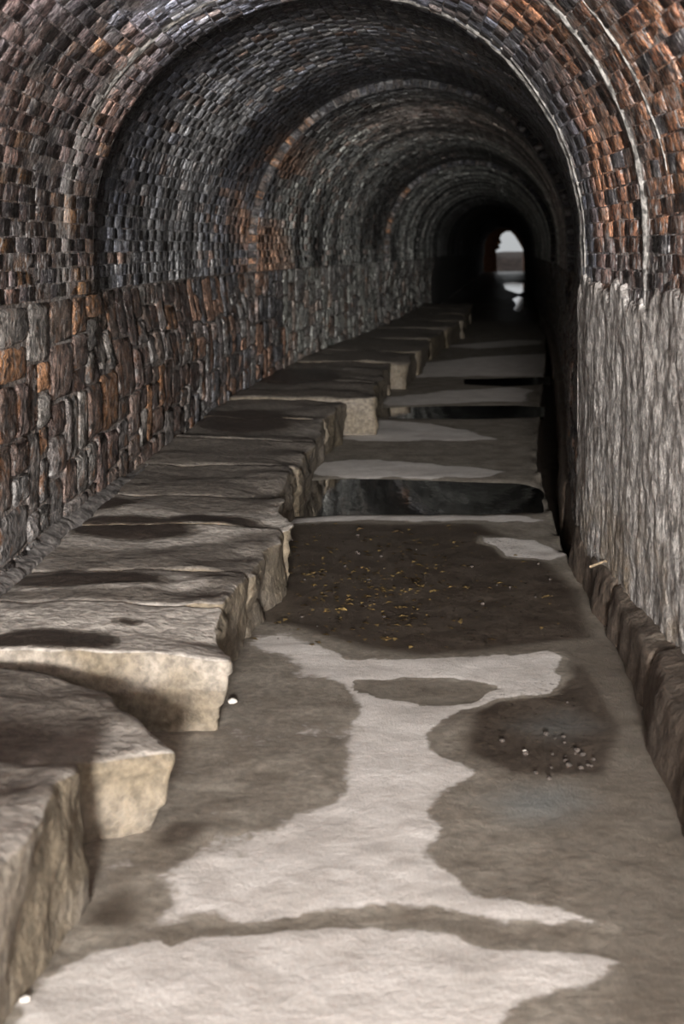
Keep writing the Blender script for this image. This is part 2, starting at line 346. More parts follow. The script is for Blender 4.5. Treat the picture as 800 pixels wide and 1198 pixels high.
def ring_vault(idx, d_from, d_to, e, N, limit, brick_to):
    a, b = d_from, d_to
    nd = max(8, int((b-a)/.12)) if b < 30 else 260
    dd = np.linspace(a, b, nd) if b < 30 else np.geomspace(a, b, nd)
    nn = np.linspace(0, N+2*KC, N+2*KC+1)
    D, Nn = np.meshgrid(dd, nn, indexing='ij')
    P = arch(Nn, D, 0.004*vn(Nn*2.1, D*9, 4), e, N)
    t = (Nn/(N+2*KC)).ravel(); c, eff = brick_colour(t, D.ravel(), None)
    c = c*.85+np.array([.03, .028, .026])*np.where(D.ravel() < 6.2, 1., .6)[:, None]
    name = 'ceiling'
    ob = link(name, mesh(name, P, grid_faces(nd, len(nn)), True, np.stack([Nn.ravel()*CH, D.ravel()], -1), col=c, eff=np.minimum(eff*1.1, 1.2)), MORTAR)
    n0, n1, d0, d1 = [], [], [], []
    for i in range(N+2*KC):
        hdr = rng.random() < .22; ln = .108 if hdr else .215; y = a+.004-(rng.random()*.1 if not hdr else 0)-(.111 if i % 2 else 0)
        first = True
        while y < min(b, brick_to)-.03:
            l = ln*(.95+.1*rng.random()); y0, y1 = max(y, a+.003), min(y+l-.009, b-.003)
            if y1-y0 > .03 and rng.random() > .012:
                n0.append(i+.05); n1.append(i+.95); d0.append(y0); d1.append(y1)
            y += l
    n0, n1, d0, d1 = map(np.array, (n0, n1, d0, d1)); k = len(n0)
    h = .0015+.004*nr.rand(k)+.006*(nr.rand(k) > .94)-.003*(nr.rand(k) > .85)
    P, UV = brick_points(n0, n1, d0, d1, h, e, N)
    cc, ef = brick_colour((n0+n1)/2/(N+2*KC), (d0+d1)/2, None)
    ctr = P[:, 8:].mean(1); vis = seen(ctr, 14); order = np.argsort(np.where(vis, d0, 999)); order = [q for q in order[:limit] if vis[q]]
    parts = set(order)
    for q in order:
        p = P[q]-ctr[q]
        link('brick', mesh('brick', p, BQ, False, UV[q], col=np.repeat(cc[q][None], 12, 0), eff=np.full(12, ef[q])), BRICK, ob, ctr[q])
    rest = np.array([q for q in range(k) if q not in parts])
    if len(rest):
        f = (BQ[None]+(np.arange(len(rest))*12)[:, None, None]).reshape(-1, 4)
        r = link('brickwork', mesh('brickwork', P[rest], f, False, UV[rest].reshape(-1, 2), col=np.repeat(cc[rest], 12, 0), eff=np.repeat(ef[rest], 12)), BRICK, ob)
        r['kind'] = 'stuff'
    struct(ob)
    return ob
lab = ['brick barrel vault nearest the viewer, red on its right side', 'black brick vault beyond the pale edge', 'rust-stained brick vault past the stepped arch ring', 'dim grey vault running on to the far light']
ceil = []
for i, (a, b, e, N) in enumerate(SECT):
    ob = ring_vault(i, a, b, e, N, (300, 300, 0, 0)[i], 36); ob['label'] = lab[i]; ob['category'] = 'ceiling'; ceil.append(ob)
# stepped rings where the vault narrows (faces turned to the viewer), and the closing face of the near vault
def step_ring(parent, d, e_in, e_out, N, bricks, depth=0.0):
    n = np.linspace(0, N+2*KC, N+2*KC+1); a = arch(n, np.full_like(n, d), 0, e_in, N); b = arch(n, np.full_like(n, d), 0, e_out+.02, N)
    v = np.concatenate([a, b]); m = len(n); i = np.arange(m-1); f = np.stack([i, i+1, i+m+1, i+m], -1)
    c = np.tile(np.array([[.05, .045, .04]]), (2*m, 1))
    o = link('ring_face', mesh('ring_face', v, f, False, np.concatenate([np.stack([n*CH, np.full(m, d)], -1)]*2), col=c, eff=np.full(2*m, .4)), MORTAR, parent)
    if not bricks: return
    k = N+2*KC
    for q in range(k):
        n0, n1 = q+.09, q+.91; j = lambda s: (rng.random()-.5)*2*s
        pts = []
        for lvl, (sh, y) in enumerate(((0, d+.01), (0, d-.008), (.12, d-.014))):
            for (nn, ee) in ((n0+sh, e_in+.004+sh*.06), (n1-sh, e_in+.004+sh*.06), (n1-sh, e_out-sh*.06), (n0+sh, e_out-sh*.06)):
                pts.append(arch(np.array(nn+j(.05)), np.array(y+j(.003)), np.array(0.), ee+j(.003), N))
        pts = np.array(pts); ctr = pts.mean(0)
        t = q/k
        col = np.array(rng.choice([(.25, .13, .07), (.12, .085, .065), (.07, .065, .065), (.10, .08, .07)] if t < .3 else [(.04, .04, .042), (.06, .05, .045), (.03, .03, .035)]))
        uv = np.stack([np.full(12, n0*CH), np.full(12, d)], -1)+pts[:, [0, 2]]*.3
        link('ring_brick', mesh('ring_brick', pts-ctr, BQ, False, uv, col=np.repeat(col[None], 12, 0), eff=np.full(12, .4)), BRICK, parent, ctr)
step_ring(ceil[2], 11.6, 0.0, .07, 56, True)
step_ring(ceil[3], 20.0, -.07, 0.0, 46, True)
step_ring(ceil[0], 6.15, 0.0, .07, 56, False)

def lime_run(parent, d0, n0, n1, wdt, hgt, N, wob=.04):
    n = np.arange(n0, n1, .25); m = len(n); y = d0+wob*fbm(n*.16, d0, 2)+.008*vn(n*1.3, d0)
    fade = sm(n0, n0+6, n)*sm(n1, n1-3, n); w = wdt*(.6+.8*np.abs(vn(n*.7, d0, 5)))*(.25+.75*fade); hh = hgt*(.5+.7*np.abs(vn(n*1.1, d0, 8)))*fade
    P = np.stack([arch(n, y-w, -.004, 0, N), arch(n, y-w*.45, hh*.9+.003, 0, N), arch(n, y+w*.3, hh+.004, 0, N), arch(n, y+w, -.004, 0, N)], 1)
    link('lime_run', mesh('lime_run', P, grid_faces(m, 4), True), LIME, parent)
for a in ((4.63, 40, 64, .026, .012), (6.0, 27, 64, .045, .010), (5.88, 44, 64, .014, .006), (4.28, 44, 57, .013, .005), (5.62, 8, 25, .045, .005)): lime_run(ceil[0], *a, 56)

# ------------------------------------------------------------------ side walls
def wall_backing(name, side, a, b, z0):
    nd = int((min(b, 30)-a)/.1)+60; dd = np.concatenate([np.arange(a, min(b, 30), .1), np.geomspace(30, b, 60) if b > 30 else np.array([b])])
    zz = np.linspace(z0, ZW+.002, 16); D, Z = np.meshgrid(dd, zz, indexing='ij')
    E = np.vectorize(sect)(D); P = np.stack([wall(side, Z, D, .006*vn(Z*7, D*7, side), 0)[..., 0], D, Z], -1)
    ee = E*sm(.7, 1.2, Z); P[..., 0] += side*ee
    n = P.shape[0]*P.shape[1]
    c = np.array([.15, .125, .108])*np.where(D.ravel() > 6.2, .85, 1.1)[:, None]*(1+.5*fbm(D.ravel()*1.3, Z.ravel()*2, 3))[:, None]
    g = sm(13, 19, D.ravel())[:, None]*.6; c = c*(1-g)+np.array([.40, .41, .38])*g; c = c*(1-.78*sm(27, 34, D.ravel()))[:, None]  # far walls get the unlit dark in their colour too
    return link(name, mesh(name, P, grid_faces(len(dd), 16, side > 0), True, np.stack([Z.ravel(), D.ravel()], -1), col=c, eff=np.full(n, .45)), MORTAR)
def rubble(parent, side, a, b, z0, limit, palette, big=1.0):
    parts, stuff, cells = [], [], []
    def split(y0, y1, z0_, z1_):
        w, h = y1-y0, z1_-z0_; lim = big*(1 if y0 < 12 else 1.25)
        if w > rng.uniform(.22, .52)*lim and (w > h*.9 or h < .14):
            m = y0+w*rng.uniform(.36, .64); split(y0, m, z0_, z1_); split(m, y1, z0_, z1_)
        elif h > rng.uniform(.17, .42)*big:
            m = z0_+h*rng.uniform(.36, .64); split(y0, y1, z0_, m); split(y0, y1, m, z1_)
        else: cells.append((y0, y1, z0_, z1_))
    y = a
    while y < b:
        w = rng.uniform(.5, .9); split(y, min(y+w, b), z0, ZW-.005); y += w
    if 1:
        for (y0c, y1c, z0c, z1c) in cells:
            zj0, zj1 = z0c+.004, z1c-.004
            cy, cz = (y0c+y1c)/2, (zj0+zj1)/2; hl, hh = (y1c-y0c)/2-.004, (zj1-zj0)/2
            pro = rng.uniform(.004, .020); e = sect(cy); m = 12
            ang = np.linspace(0, 2*np.pi, m, endpoint=False)+rng.uniform(-.15, .15)
            ca, sa = np.cos(ang), np.sin(ang); pw = rng.uniform(.18, .42)
            oy = np.sign(ca)*np.abs(ca)**pw*hl*(1+.17*(nr.rand(m)-.5)); oz = np.sign(sa)*np.abs(sa)**pw*hh*(1+.17*(nr.rand(m)-.5))
            ring = []
            for s, o in ((1.0, -.01), (.98, pro*.6), (.80, pro)):
                ring.append(wall(side, cz+oz*s, cy+oy*s, o+(nr.rand(m)-.5)*.012*(o > 0), 0)+np.array([side, 0, 0])*e*sm(.7, 1.2, cz+oz*s)[:, None])
            tip = wall(side, np.array([cz]), np.array([cy]), pro+rng.uniform(-.004, .01), 0)+np.array([[side*e*float(sm(.7, 1.2, cz)), 0, 0]])
            v = np.concatenate(ring+[tip]); i = np.arange(m); j = (i+1) % m
            f = np.concatenate([np.stack([i, j, j+m, i+m], -1), np.stack([i+m, j+m, j+2*m, i+2*m], -1), np.stack([i+2*m, j+2*m, np.full(m, 3*m), np.full(m, 3*m)], -1)])
            tri = [(int(p), int(q), int(r)) for p, q, r, s in f for (p, q, r) in ([(p, q, r), (p, r, s)] if r != s else [(p, q, r)])]
            if side > 0: tri = [x[::-1] for x in tri]
            col = np.array(rng.choice(palette(cy, cz)))*rng.uniform(.7, 1.3)
            rec = (v, np.array(tri), col, cy)
            (parts if bool(seen(np.array([[float(tip[0, 0]), cy, cz]]), 20)[0]) and cy < 12.5 and len(parts) < 3000 else stuff).append(rec)
    parts.sort(key=lambda r: r[3]); stuff += parts[limit:]; parts = parts[:limit]
    for v, f, col, cy in parts:
        c = v.mean(0); n = len(v)
        link('stone', mesh('stone', v-c, f, True, v[:, [2, 1]], col=np.repeat(col[None], n, 0)), RUBBLE, parent, c)
    if stuff:
        V = np.concatenate([r[0] for r in stuff]); n = len(stuff[0][0]); Fs = np.concatenate([r[1]+k*n for k, r in enumerate(stuff)])
        o = link('stonework', mesh('stonework', V, Fs, True, V[:, [2, 1]], col=np.repeat(np.array([r[2] for r in stuff]), n, 0)), RUBBLE, parent); o['kind'] = 'stuff'
def pal_left(y, z):
    if y < 5.6 and z < .55: return [(.18, .168, .157), (.15, .138, .13), (.21, .2, .19), (.12, .105, .096)]
    if y < 9: return [(.12, .085, .07), (.10, .075, .062), (.10, .07, .06), (.16, .14, .13), (.10, .065, .05), (.075, .05, .042), (.13, .115, .105), (.17, .155, .14), (.20, .105, .055), (.06, .042, .036), (.105, .08, .065)]
    if y < 13: return [(.17, .15, .145), (.14, .138, .145), (.24, .23, .22), (.25, .15, .105), (.18, .145, .13)]
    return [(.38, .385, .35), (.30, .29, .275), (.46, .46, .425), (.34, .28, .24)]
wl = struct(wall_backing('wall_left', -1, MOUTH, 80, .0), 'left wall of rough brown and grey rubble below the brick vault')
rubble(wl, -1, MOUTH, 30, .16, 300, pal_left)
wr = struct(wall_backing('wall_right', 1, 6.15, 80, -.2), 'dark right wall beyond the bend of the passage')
rubble(wr, 1, 6.2, 30, .10, 60, lambda y, z: [(.05, .045, .042), (.035, .033, .033), (.07, .063, .058), (.06, .045, .036)], 1.1)

# pale rendered wall on the near right, its top edge ragged under the bricks
dd = np.arange(MOUTH, 6.16, .014); zz = np.linspace(-.02, 1.0, 84)
D, T = np.meshgrid(dd, zz, indexing='ij')
top = ZW+.05+.05*fbm(D*3.1, 0, 2)+.045*vn(D*17, 0, 5)+.02*vn(D*43, 0, 1)
Z = T*top
off = .016+.010*fbm(Z*3, D*7, 3, 4)+.018*fbm(Z*1.3, D*2.0, 8, 3)+.008*fbm(Z*16, D*20, 1, 3)
off = off*sm(1.0, .985, T)+(-.012)*sm(.985, 1.0, T)
off = off-.0*D
endr = sm(6.16, 6.10, D); off = off*endr-.02*(1-endr)
P = wall(1, Z, D, off, 0)
wp = link('wall_right', mesh('wall_right', P, grid_faces(len(dd), 84, True), True, np.stack([Z.ravel(), D.ravel()], -1), eff=sm(.75, .15, Z).ravel()), PLASTER)
struct(wp, 'near right wall of pale streaked render under the red bricks')
# return of the near right wall where the passage widens behind it
zz = np.linspace(-.2, ZW+.02, 14); P = np.concatenate([wall(1, zz, np.full(14, 6.155), .01, 0), wall(1, zz, np.full(14, 6.155), -.2, 0)])
i = np.arange(13); rt = link('wall_return', mesh('wall_return', P, np.stack([i, i+14, i+15, i+1], -1), False, P[:, [2, 0]], eff=np.zeros(28)), PLASTER, wp)

# ------------------------------------------------------------------ floor
def fl(px, py, z=0.0):
    d = (CAM_Z-z)*F/(py-HOR); return ((px-400)*d/F, d)
def sdf(poly, X, Y):
    """signed distance (negative inside) with the along-passage axis eased by distance"""
    p = np.array(poly); k = 1.0
    dmin = np.full(X.shape, 1e9); ins = np.zeros(X.shape, bool)
    for (ax, ay), (bx, by) in zip(p, np.roll(p, -1, 0)):
        ex, ey = bx-ax, by-ay; t = np.clip(((X-ax)*ex+(Y-ay)*ey)/(ex*ex+ey*ey+1e-12), 0, 1)
        dmin = np.minimum(dmin, np.hypot(X-ax-t*ex, Y-ay-t*ey))
        cr = ((ay > Y) != (by > Y)) & (X < ex*(Y-ay)/((by-ay) if by != ay else 1e-9)+ax); ins ^= cr
    return np.where(ins, -dmin, dmin)
def P_(*q, z=0.0): return [fl(x, y, z) for x, y in q]
DRY = [  # pale dried silt, outlines as points on the floor
    (P_((20, 1175), (60, 1135), (95, 1108), (160, 1098), (215, 1105), (280, 1090), (340, 1086), (400, 1088), (470, 1096), (520, 1105), (620, 1117), (690, 1119), (718, 1128), (690, 1150), (645, 1183), (560, 1200), (520, 1260), (400, 1400), (-50, 1400)), .045),
    (P_((150, 1020), (230, 1000), (320, 975), (390, 945), (420, 900), (425, 850), (405, 812), (360, 780), (300, 752), (330, 744), (400, 768), (480, 775), (560, 772), (600, 766), (640, 760), (662, 770), (648, 784), (666, 795), (648, 815), (600, 820), (548, 830), (497, 866), (512, 885), (537, 908), (520, 922), (492, 950), (505, 985), (500, 1005), (525, 1037), (600, 1053), (695, 1077), (640, 1080), (580, 1077), (530, 1066), (470, 1061), (380, 1064), (300, 1066), (210, 1062), (180, 1045)), .046),
    (P_((385, 542), (440, 539), (520, 544), (592, 551), (575, 559), (500, 560), (420, 558), (358, 553)), .05),
    (P_((335, 606), (430, 601), (560, 602), (640, 607), (560, 611), (430, 611), (340, 612)), .03),
    (P_((560, 628), (630, 632), (660, 645), (645, 657), (590, 650)), .05),
    (P_((445, 492), (500, 496), (560, 508), (580, 514), (520, 516), (430, 516), (400, 514)), .09),
    (P_((455, 466), (520, 458), (600, 453), (622, 456), (610, 470), (520, 472), (450, 474)), .14),
    (P_((490, 426), (560, 418), (640, 414), (640, 440), (560, 440), (478, 442)), .2),
    (P_((520, 405), (600, 398), (635, 398), (630, 403), (560, 408)), .25),
]
DARKSPOT = [(P_((190, 1078), (300, 1070), (400, 1067), (480, 1068), (560, 1081), (650, 1088), (650, 1108), (560, 1100), (480, 1093), (400, 1084), (280, 1087), (200, 1102)), .022), (P_((408, 800), (470, 795), (540, 799), (592, 808), (560, 818), (500, 829), (440, 826), (410, 815)), .02)]
SOAK = [
    (P_((290, 640), (330, 613), (560, 613), (620, 640), (680, 690), (690, 745), (600, 755), (500, 768), (430, 760), (340, 735), (280, 720)), .10),
    (P_((560, 820), (680, 780), (720, 850), (700, 905), (600, 905), (540, 880)), .08),
    (P_((150, 1010), (200, 960), (260, 960), (210, 1010), (230, 1050), (150, 1085), (95, 1085)), .05),
]
POOL = [P_((342, 565), (400, 560), (520, 563), (600, 566), (627, 572), (628, 598), (560, 600), (420, 600), (345, 603), (336, 585)),
        P_((446, 477), (520, 475), (600, 474), (632, 476), (633, 487), (560, 489), (470, 489), (444, 487)),
        P_((545, 443), (600, 442), (640, 441), (642, 449), (590, 451), (545, 449)),
        P_((600, 350), (606, 347), (614, 349), (614, 358), (608, 365), (601, 362), (604, 356)),
        P_((589, 332), (600, 330), (614, 332), (615, 341), (606, 343), (592, 338))]
ys = np.concatenate([np.arange(-7.2, 2.0, .25), np.geomspace(2.0, 84, 640)])
u = np.linspace(0, 1, 190); NX = len(u)
Y, U = np.meshgrid(ys, u, indexing='ij')
xl = Lw(Y)-.02; xr = Ce(Y)+.012*fbm(Y*6, 0, 3)
X = xl+(xr-xl)*U
wet = .46+.10*fbm(X*1.7, Y*1.1, 6)
lft = P_((190, 900), (250, 800), (330, 790), (420, 850), (400, 930), (300, 970), (200, 975)); wet = wet-.05*sm(.12, -.1, sdf(lft, X, Y))
for poly, s in SOAK: wet = np.maximum(wet, .30+.62*sm(s, -s, sdf(poly, X, Y)))
wet = wet+.16*sm(.25, .6, X)*sm(5.5, 4.6, Y)
wet = np.maximum(wet, .50*sm(8.6, 12, Y))
wx, wy = X+.07*fbm(X*6, Y*6, 2, 5), Y+.10*fbm(X*6, Y*5, 9, 5)
for poly, s in DRY:
    q = sdf(poly, wx, wy); s = s+(.10*sm(.02, -.22, X) if s == .046 else 0); wet = wet*(1-sm(s, -s, q))
for poly, s in DARKSPOT: wet = np.maximum(wet, .56*sm(s, -s, sdf(poly, wx, wy)))
pool = np.zeros_like(X)
for poly in POOL:
    pool = np.maximum(pool, sm(.10, -.06, sdf(poly, X, Y)))
wet = np.maximum(wet, pool)
far = sm(20, 30, Y); wet = wet*(1-far)+np.maximum(wet, .85+.3*fbm(X*1.5, Y*.6, 4))*far
dirt = sm(.15, -.15, sdf(SOAK[0][0], X, Y))*(.6+.4*fbm(X*4, Y*4, 1))+.7*sm(.12, -.12, sdf(SOAK[1][0], X, Y)); dirt = np.clip(dirt, 0, 1)
blue = sm(.11, -.10, sdf(P_((580, 940), (610, 925), (660, 925), (680, 940), (650, 958), (600, 958)), X, Y))
blue = blue+.6*sm(.10, -.08, sdf(P_((610, 850), (660, 835), (690, 850), (650, 862)), X, Y))
Zf = .006*fbm(X*3, Y*3, 7)+.003*fbm(X*14, Y*14, 2)-.022*pool+.004*(1-wet)*(Y < 20)
Zf = Zf-.02*sm(.05, 0.0, xr-X)*sm(6, 6.4, Y)*vn(Y*5, 3)
V = np.stack([X, Y, Zf], -1)
ext = []                                       # drop into the gutter on the right and run under the kerb
g = gut(ys)
for dx, zz_ in ((.006, -.3), (.03, -1.0), (.5, -1.0)):
    ext.append(np.stack([xr[:, -1]+dx, ys, g*zz_+Zf[:, -1]*(g < .01)], -1))
V = np.concatenate([V, np.stack(ext, 1)], 1)
def ex(a, v=None): return np.concatenate([a, np.repeat(a[:, -1:], 3, 1) if v is None else np.full((len(ys), 3), v)], 1)
floor = link('floor', mesh('floor', V, grid_faces(len(ys), NX+3, False), True, wet=np.maximum(ex(wet), np.concatenate([np.zeros_like(wet), np.repeat(sm(6, 6.3, ys)[:, None], 3, 1)], 1)).ravel(), dirt=ex(dirt).ravel(), blue=ex(blue).ravel()), FLOOR)
struct(floor, 'stone channel floor with pale dry silt and dark damp patches')

# still water standing in the hollows
plab = ['dark shallow pool across the floor beside the stepped ledge', 'narrow black pool across the floor past the pale ledge block', 'small far pool against the right gutter', 'faint pool glinting below the far light, nearer one', 'furthest pool glinting right below the far light']
for poly, lb in zip(POOL, plab):
    p = np.array(poly); c = p.mean(0); m = 64
    q = []
    for a in np.linspace(0, len(p), m, endpoint=False):
        i = int(a); t = a-i; q.append(p[i]*(1-t)+p[(i+1) % len(p)]*t)
    q = np.array(q); q = q+np.stack([.012*vn(q[:, 0]*20, q[:, 1]*20, 1), .02*vn(q[:, 0]*15, q[:, 1]*15, 6)], -1)
    q = c+(q-c)*1.05
    topv = np.concatenate([q-c, np.full((m, 1), .012)], 1); bot = np.concatenate([c*0+(q-c)*.98, np.full((m, 1), -.012)], 1)
    me = bpy.data.meshes.new('puddle'); i = np.arange(m); j = (i+1) % m
    me.from_pydata(np.concatenate([topv, bot]).tolist(), [], [list(range(m)), list(range(2*m-1, m-1, -1))]+[[int(b), int(a), int(a)+m, int(b)+m] for a, b in zip(i, j)])
    me.update()
    tag(link('puddle', me, WATER, None, (c[0], c[1], -.016)), lb, 'puddle')

# ------------------------------------------------------------------ stone blocks
def cube_grid(n):
    key = ('g', n)
    if key in _cg: return _cg[key]
    bm = bmesh.new(); bmesh.ops.create_cube(bm, size=2); bmesh.ops.subdivide_edges(bm, edges=bm.edges[:], cuts=n, use_grid_fill=True)
    bm.verts.ensure_lookup_table(); v = np.array([x.co[:] for x in bm.verts]); bm.verts.index_update()
    f = np.array([[x.index for x in q.verts] for q in bm.faces]); bm.free(); _cg[key] = (v, f); return v, f
_cg = {}
def block(name, parent, mat, corners, n, r, amp, wetf, seed=0):
    """corners: 8 points ordered (x0y0z0, x1y0z0, x0y1z0, x1y1z0, then the same at the top)"""
    v, f = cube_grid(n); c = np.array(corners, float)
    size = np.array([np.linalg.norm(c[1]-c[0]), np.linalg.norm(c[2]-c[0]), np.linalg.norm(c[4]-c[0])]); half = size/2
    # gather lines towards the edges so that the rounding has room
    s = np.sign(v)*(1-(1-np.abs(v))**1.35); p = s*half
    rr = min(r, half.min()*.8); inn = np.clip(p, -(half-rr), half-rr); dv = p-inn; ln = np.linalg.norm(dv, axis=1)
    p = np.where(ln[:, None] > 1e-9, inn+dv/np.maximum(ln, 1e-9)[:, None]*np.minimum(rr, np.maximum(ln, 1e-9))[:, None], p)
    w = (p/half+1)/2; q = 0
    for k in range(8):
        a, b, d = k & 1, (k >> 1) & 1, (k >> 2) & 1
        q = q+c[k]*((w[:, 0] if a else 1-w[:, 0])*(w[:, 1] if b else 1-w[:, 1])*(w[:, 2] if d else 1-w[:, 2]))[:, None]
    x, y, z = q.T; o = seed*3.7; ob_ = 0 if mat is SLAB else o
    big = np.stack([fbm(x*3.2+ob_, y*3.2, z*3.2, 3), .5*fbm(x*3.2, y*3.2+ob_+9, z*3.2, 3), .7*fbm(x*3.2, y*3.2, ob_+5, 3)], -1)*amp*1.7
    rough = np.stack([fbm(x*13, y*13, z*13+o, 3), fbm(x*13+7, y*13, z*13+o, 3), .5*fbm(x*13, y*13+8, z*13+o, 3)], -1)*amp*.6
    q = q+big+rough
    if mat is SLAB:                            # the outer edge is worn and broken
        cl = np.round(vn(y*4.3+o, z*7.5, o)*2.4)/2.4+.5*vn(y*9, z*13, o+4)  # split faces: facets and steps
        brk = (np.clip(fbm(y*2.6+o, z*2.6, 2, 4)+.1, -1, 1)*.05+.028*cl)*sm(.6, 1.0, w[:, 0])*sm(2.0, 3.6, y); q[:, 0] -= brk
        q[:, 1] += .02*(fbm(x*9, z*14, o, 4))*sm(.2, 0, w[:, 1])
        q[:, 2] -= .05*sm(.55, 1, w[:, 0])*sm(.3, 1, w[:, 2])*np.clip(fbm(x*3.1, y*3.1, o, 3)+.2, 0, 1)
    ctr = q.mean(0); ctr[2] = q[:, 2].min()
    return link(name, mesh(name, q-ctr, f, True, wet=wetf(q)), mat, parent, ctr)
LEDGEWET = [  # soaked hollows on the tread of the ledge: centre x, y, half sizes
    (*fl(70, 752, .23), .17, .10), (*fl(20, 755, .23), .12, .07), (*fl(150, 628, .22), .30, .22), (*fl(110, 590, .26), .2, .2), (*fl(250, 606, .26), .22, .12), (*fl(285, 492, .26), .4, .6),
    (*fl(150, 732, .23), .05, .03), (*fl(340, 440, .27), .5, .9), (*fl(90, 680, .25), .3, .1)]
def ledge_wet(q):
    x, y, z = q.T; w = .34+.16*fbm(x*1.6, y*1.6, 3)+.25*sm(5.0, 9.5, y)
    rim = np.zeros_like(x); hol = np.zeros_like(x)
    for cx, cy, ax, ay in LEDGEWET:
        r = np.hypot((x-cx)/ax, (y-cy)/ay)+.25*fbm(x*5, y*5, 1); hol = np.maximum(hol, sm(1.1, .8, r)); rim = np.maximum(rim, sm(1.75, 1.3, r)*sm(.9, 1.15, r))
    w = w-.26*rim
    w = w-.55*((sm(3.75, 3.95, y)*sm(4.5, 4.35, y)))*(z > .12)
    edge = .5*sm(-.16, .02, x-np.interp(y, EDX, EDF)); w = w-.16*edge
    return np.maximum(w, hol*.95)*np.where(z > .02, 1, 1.3)
#        y0    y1   xf0    xf1   top0  top1  (skew: extra y at the channel end of each joint)
ST = [(1.55, 2.34, -.68, -.64, .33, .34, 0, .0), (2.34, 2.93, -.60, -.545, .33, .30, .0, .03), (2.94, 3.93, -.40, -.62, .205, .235, .34, -.24), (3.93, 4.43, -.355, -.375, .24, .24, .03, .0),
      (4.43, 4.88, -.365, -.325, .24, .24, .0, .03), (4.88, 5.65, -.32, -.255, .242, .246, .02, .03), (5.65, 6.30, -.25, -.235, .25, .25, .02, .0), (6.30, 7.20, -.295, -.235, .25, .25, .0, .0),
      (7.2, 8.13, -.225, -.17, .252, .252, .05, .0), (8.13, 9.13, -.165, -.10, .254, .256, .0, .0), (9.13, 10.2, -.095, .03, .258, .265, .0, .0), (10.2, 11.53, .255, .31, .285, .27, .0, .0),
      (11.53, 13.55, .33, .48, .268, .268, 0, 0), (13.55, 14.95, .66, .82, .28, .275, 0, 0), (14.95, 16.95, .86, 1.1, .277, .277, 0, 0), (16.95, 19.05, 1.12, 1.45, .28, .28, 0, 0), (19.05, 21.05, 1.48, 1.82, .28, .28, 0, 0),
      (21.05, 23.25, 1.84, 2.1, .28, .28, 0, 0), (23.25, 25.25, 2.12, 2.36, .28, .28, 0, 0), (25.25, 27.4, 2.38, 2.6, .28, .28, 0, 0)]
EDX = [s for t in ST for s in (t[0], t[1])]; EDF = [s for t in ST for s in (t[2], t[3])]
ledge = empty('stone_ledge', (float(Lw(4.0)), 4.0, 0), 'raised ledge of big worn stone blocks along the foot of the left wall', 'ledge')
bpy.context.view_layer.update()
def rel(o, par):
    o.location = (o.location[0]-par.location[0], o.location[1]-par.location[1], o.location[2]-par.location[2])
for i, (y0, y1, x0, x1, t0, t1, k0, k1) in enumerate(ST):
    b0, b1 = float(Lw(y0))+.015, float(Lw(y1))+.015; zb = -.05; g = .0
    cs = [(b0, y0, zb), (x0-.015, y0+k0, zb), (b1, y1, zb), (x1-.01, y1+k1, zb), (b0, y0, t0+.01), (x0, y0+k0, t0), (b1, y1, t1+.01), (x1, y1+k1, t1)]
    n = 26 if y0 < 6.5 else (16 if y0 < 12 else 9)
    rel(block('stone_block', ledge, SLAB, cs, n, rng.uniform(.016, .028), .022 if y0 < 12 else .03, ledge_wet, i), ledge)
# broken pieces lying in the recesses of the ledge front
for i, (px, py, s) in enumerate([(352, 528, .16), (368, 512, .14), (338, 548, .13), (458, 462, .2), (322, 655, .07)]):
    x, y = fl(px, py); h = s*rng.uniform(.8, 1.1); x -= s*.4
    cs = [(x-s*.6, y-s*.5, -.02), (x+s*.5, y-s*.4, -.02), (x-s*.5, y+s*.6, -.02), (x+s*.45, y+s*.5, -.02), (x-s*.5, y-s*.3, h), (x+s*.3, y-s*.25, h*.8), (x-s*.45, y+s*.5, h), (x+s*.3, y+s*.4, h*.85)]
    rel(block('broken_stone', ledge, SLAB, cs, 8, s*.25, s*.12, lambda q: .35+.2*fbm(q[:, 0]*6, q[:, 1]*6, 2), 40+i), ledge)

# mortar fillet between the ledge and the left wall
yy = np.arange(1.5, 7.2, .03); m = len(yy)
w_ = .045+.02*fbm(yy*4, 1)+.0*yy; w_ = (w_-.03)*sm(7.2, 6.4, yy); hgt = .05*(1+.5*fbm(yy*2, 6))*sm(7.2, 6.4, yy); L_ = Lw(yy)
tz = np.interp(yy, [s for t in ST for s in (t[0], t[1])], [s for t in ST for s in (t[4], t[5])])
rows = [np.stack([L_-.005, yy, tz+hgt], -1), np.stack([L_+.03+.4*w_, yy, tz+hgt*.75], -1), np.stack([L_+.05+w_, yy, tz+.02], -1), np.stack([L_+.06+w_, yy, tz-.06], -1)]
V = np.stack(rows, 1)+.0025*nr.randn(m, 4, 1)
struct(link('trim_1', mesh('trim_1', V, grid_faces(m, 4), True), ASH), 'grey mortar fillet where the ledge meets the left wall')

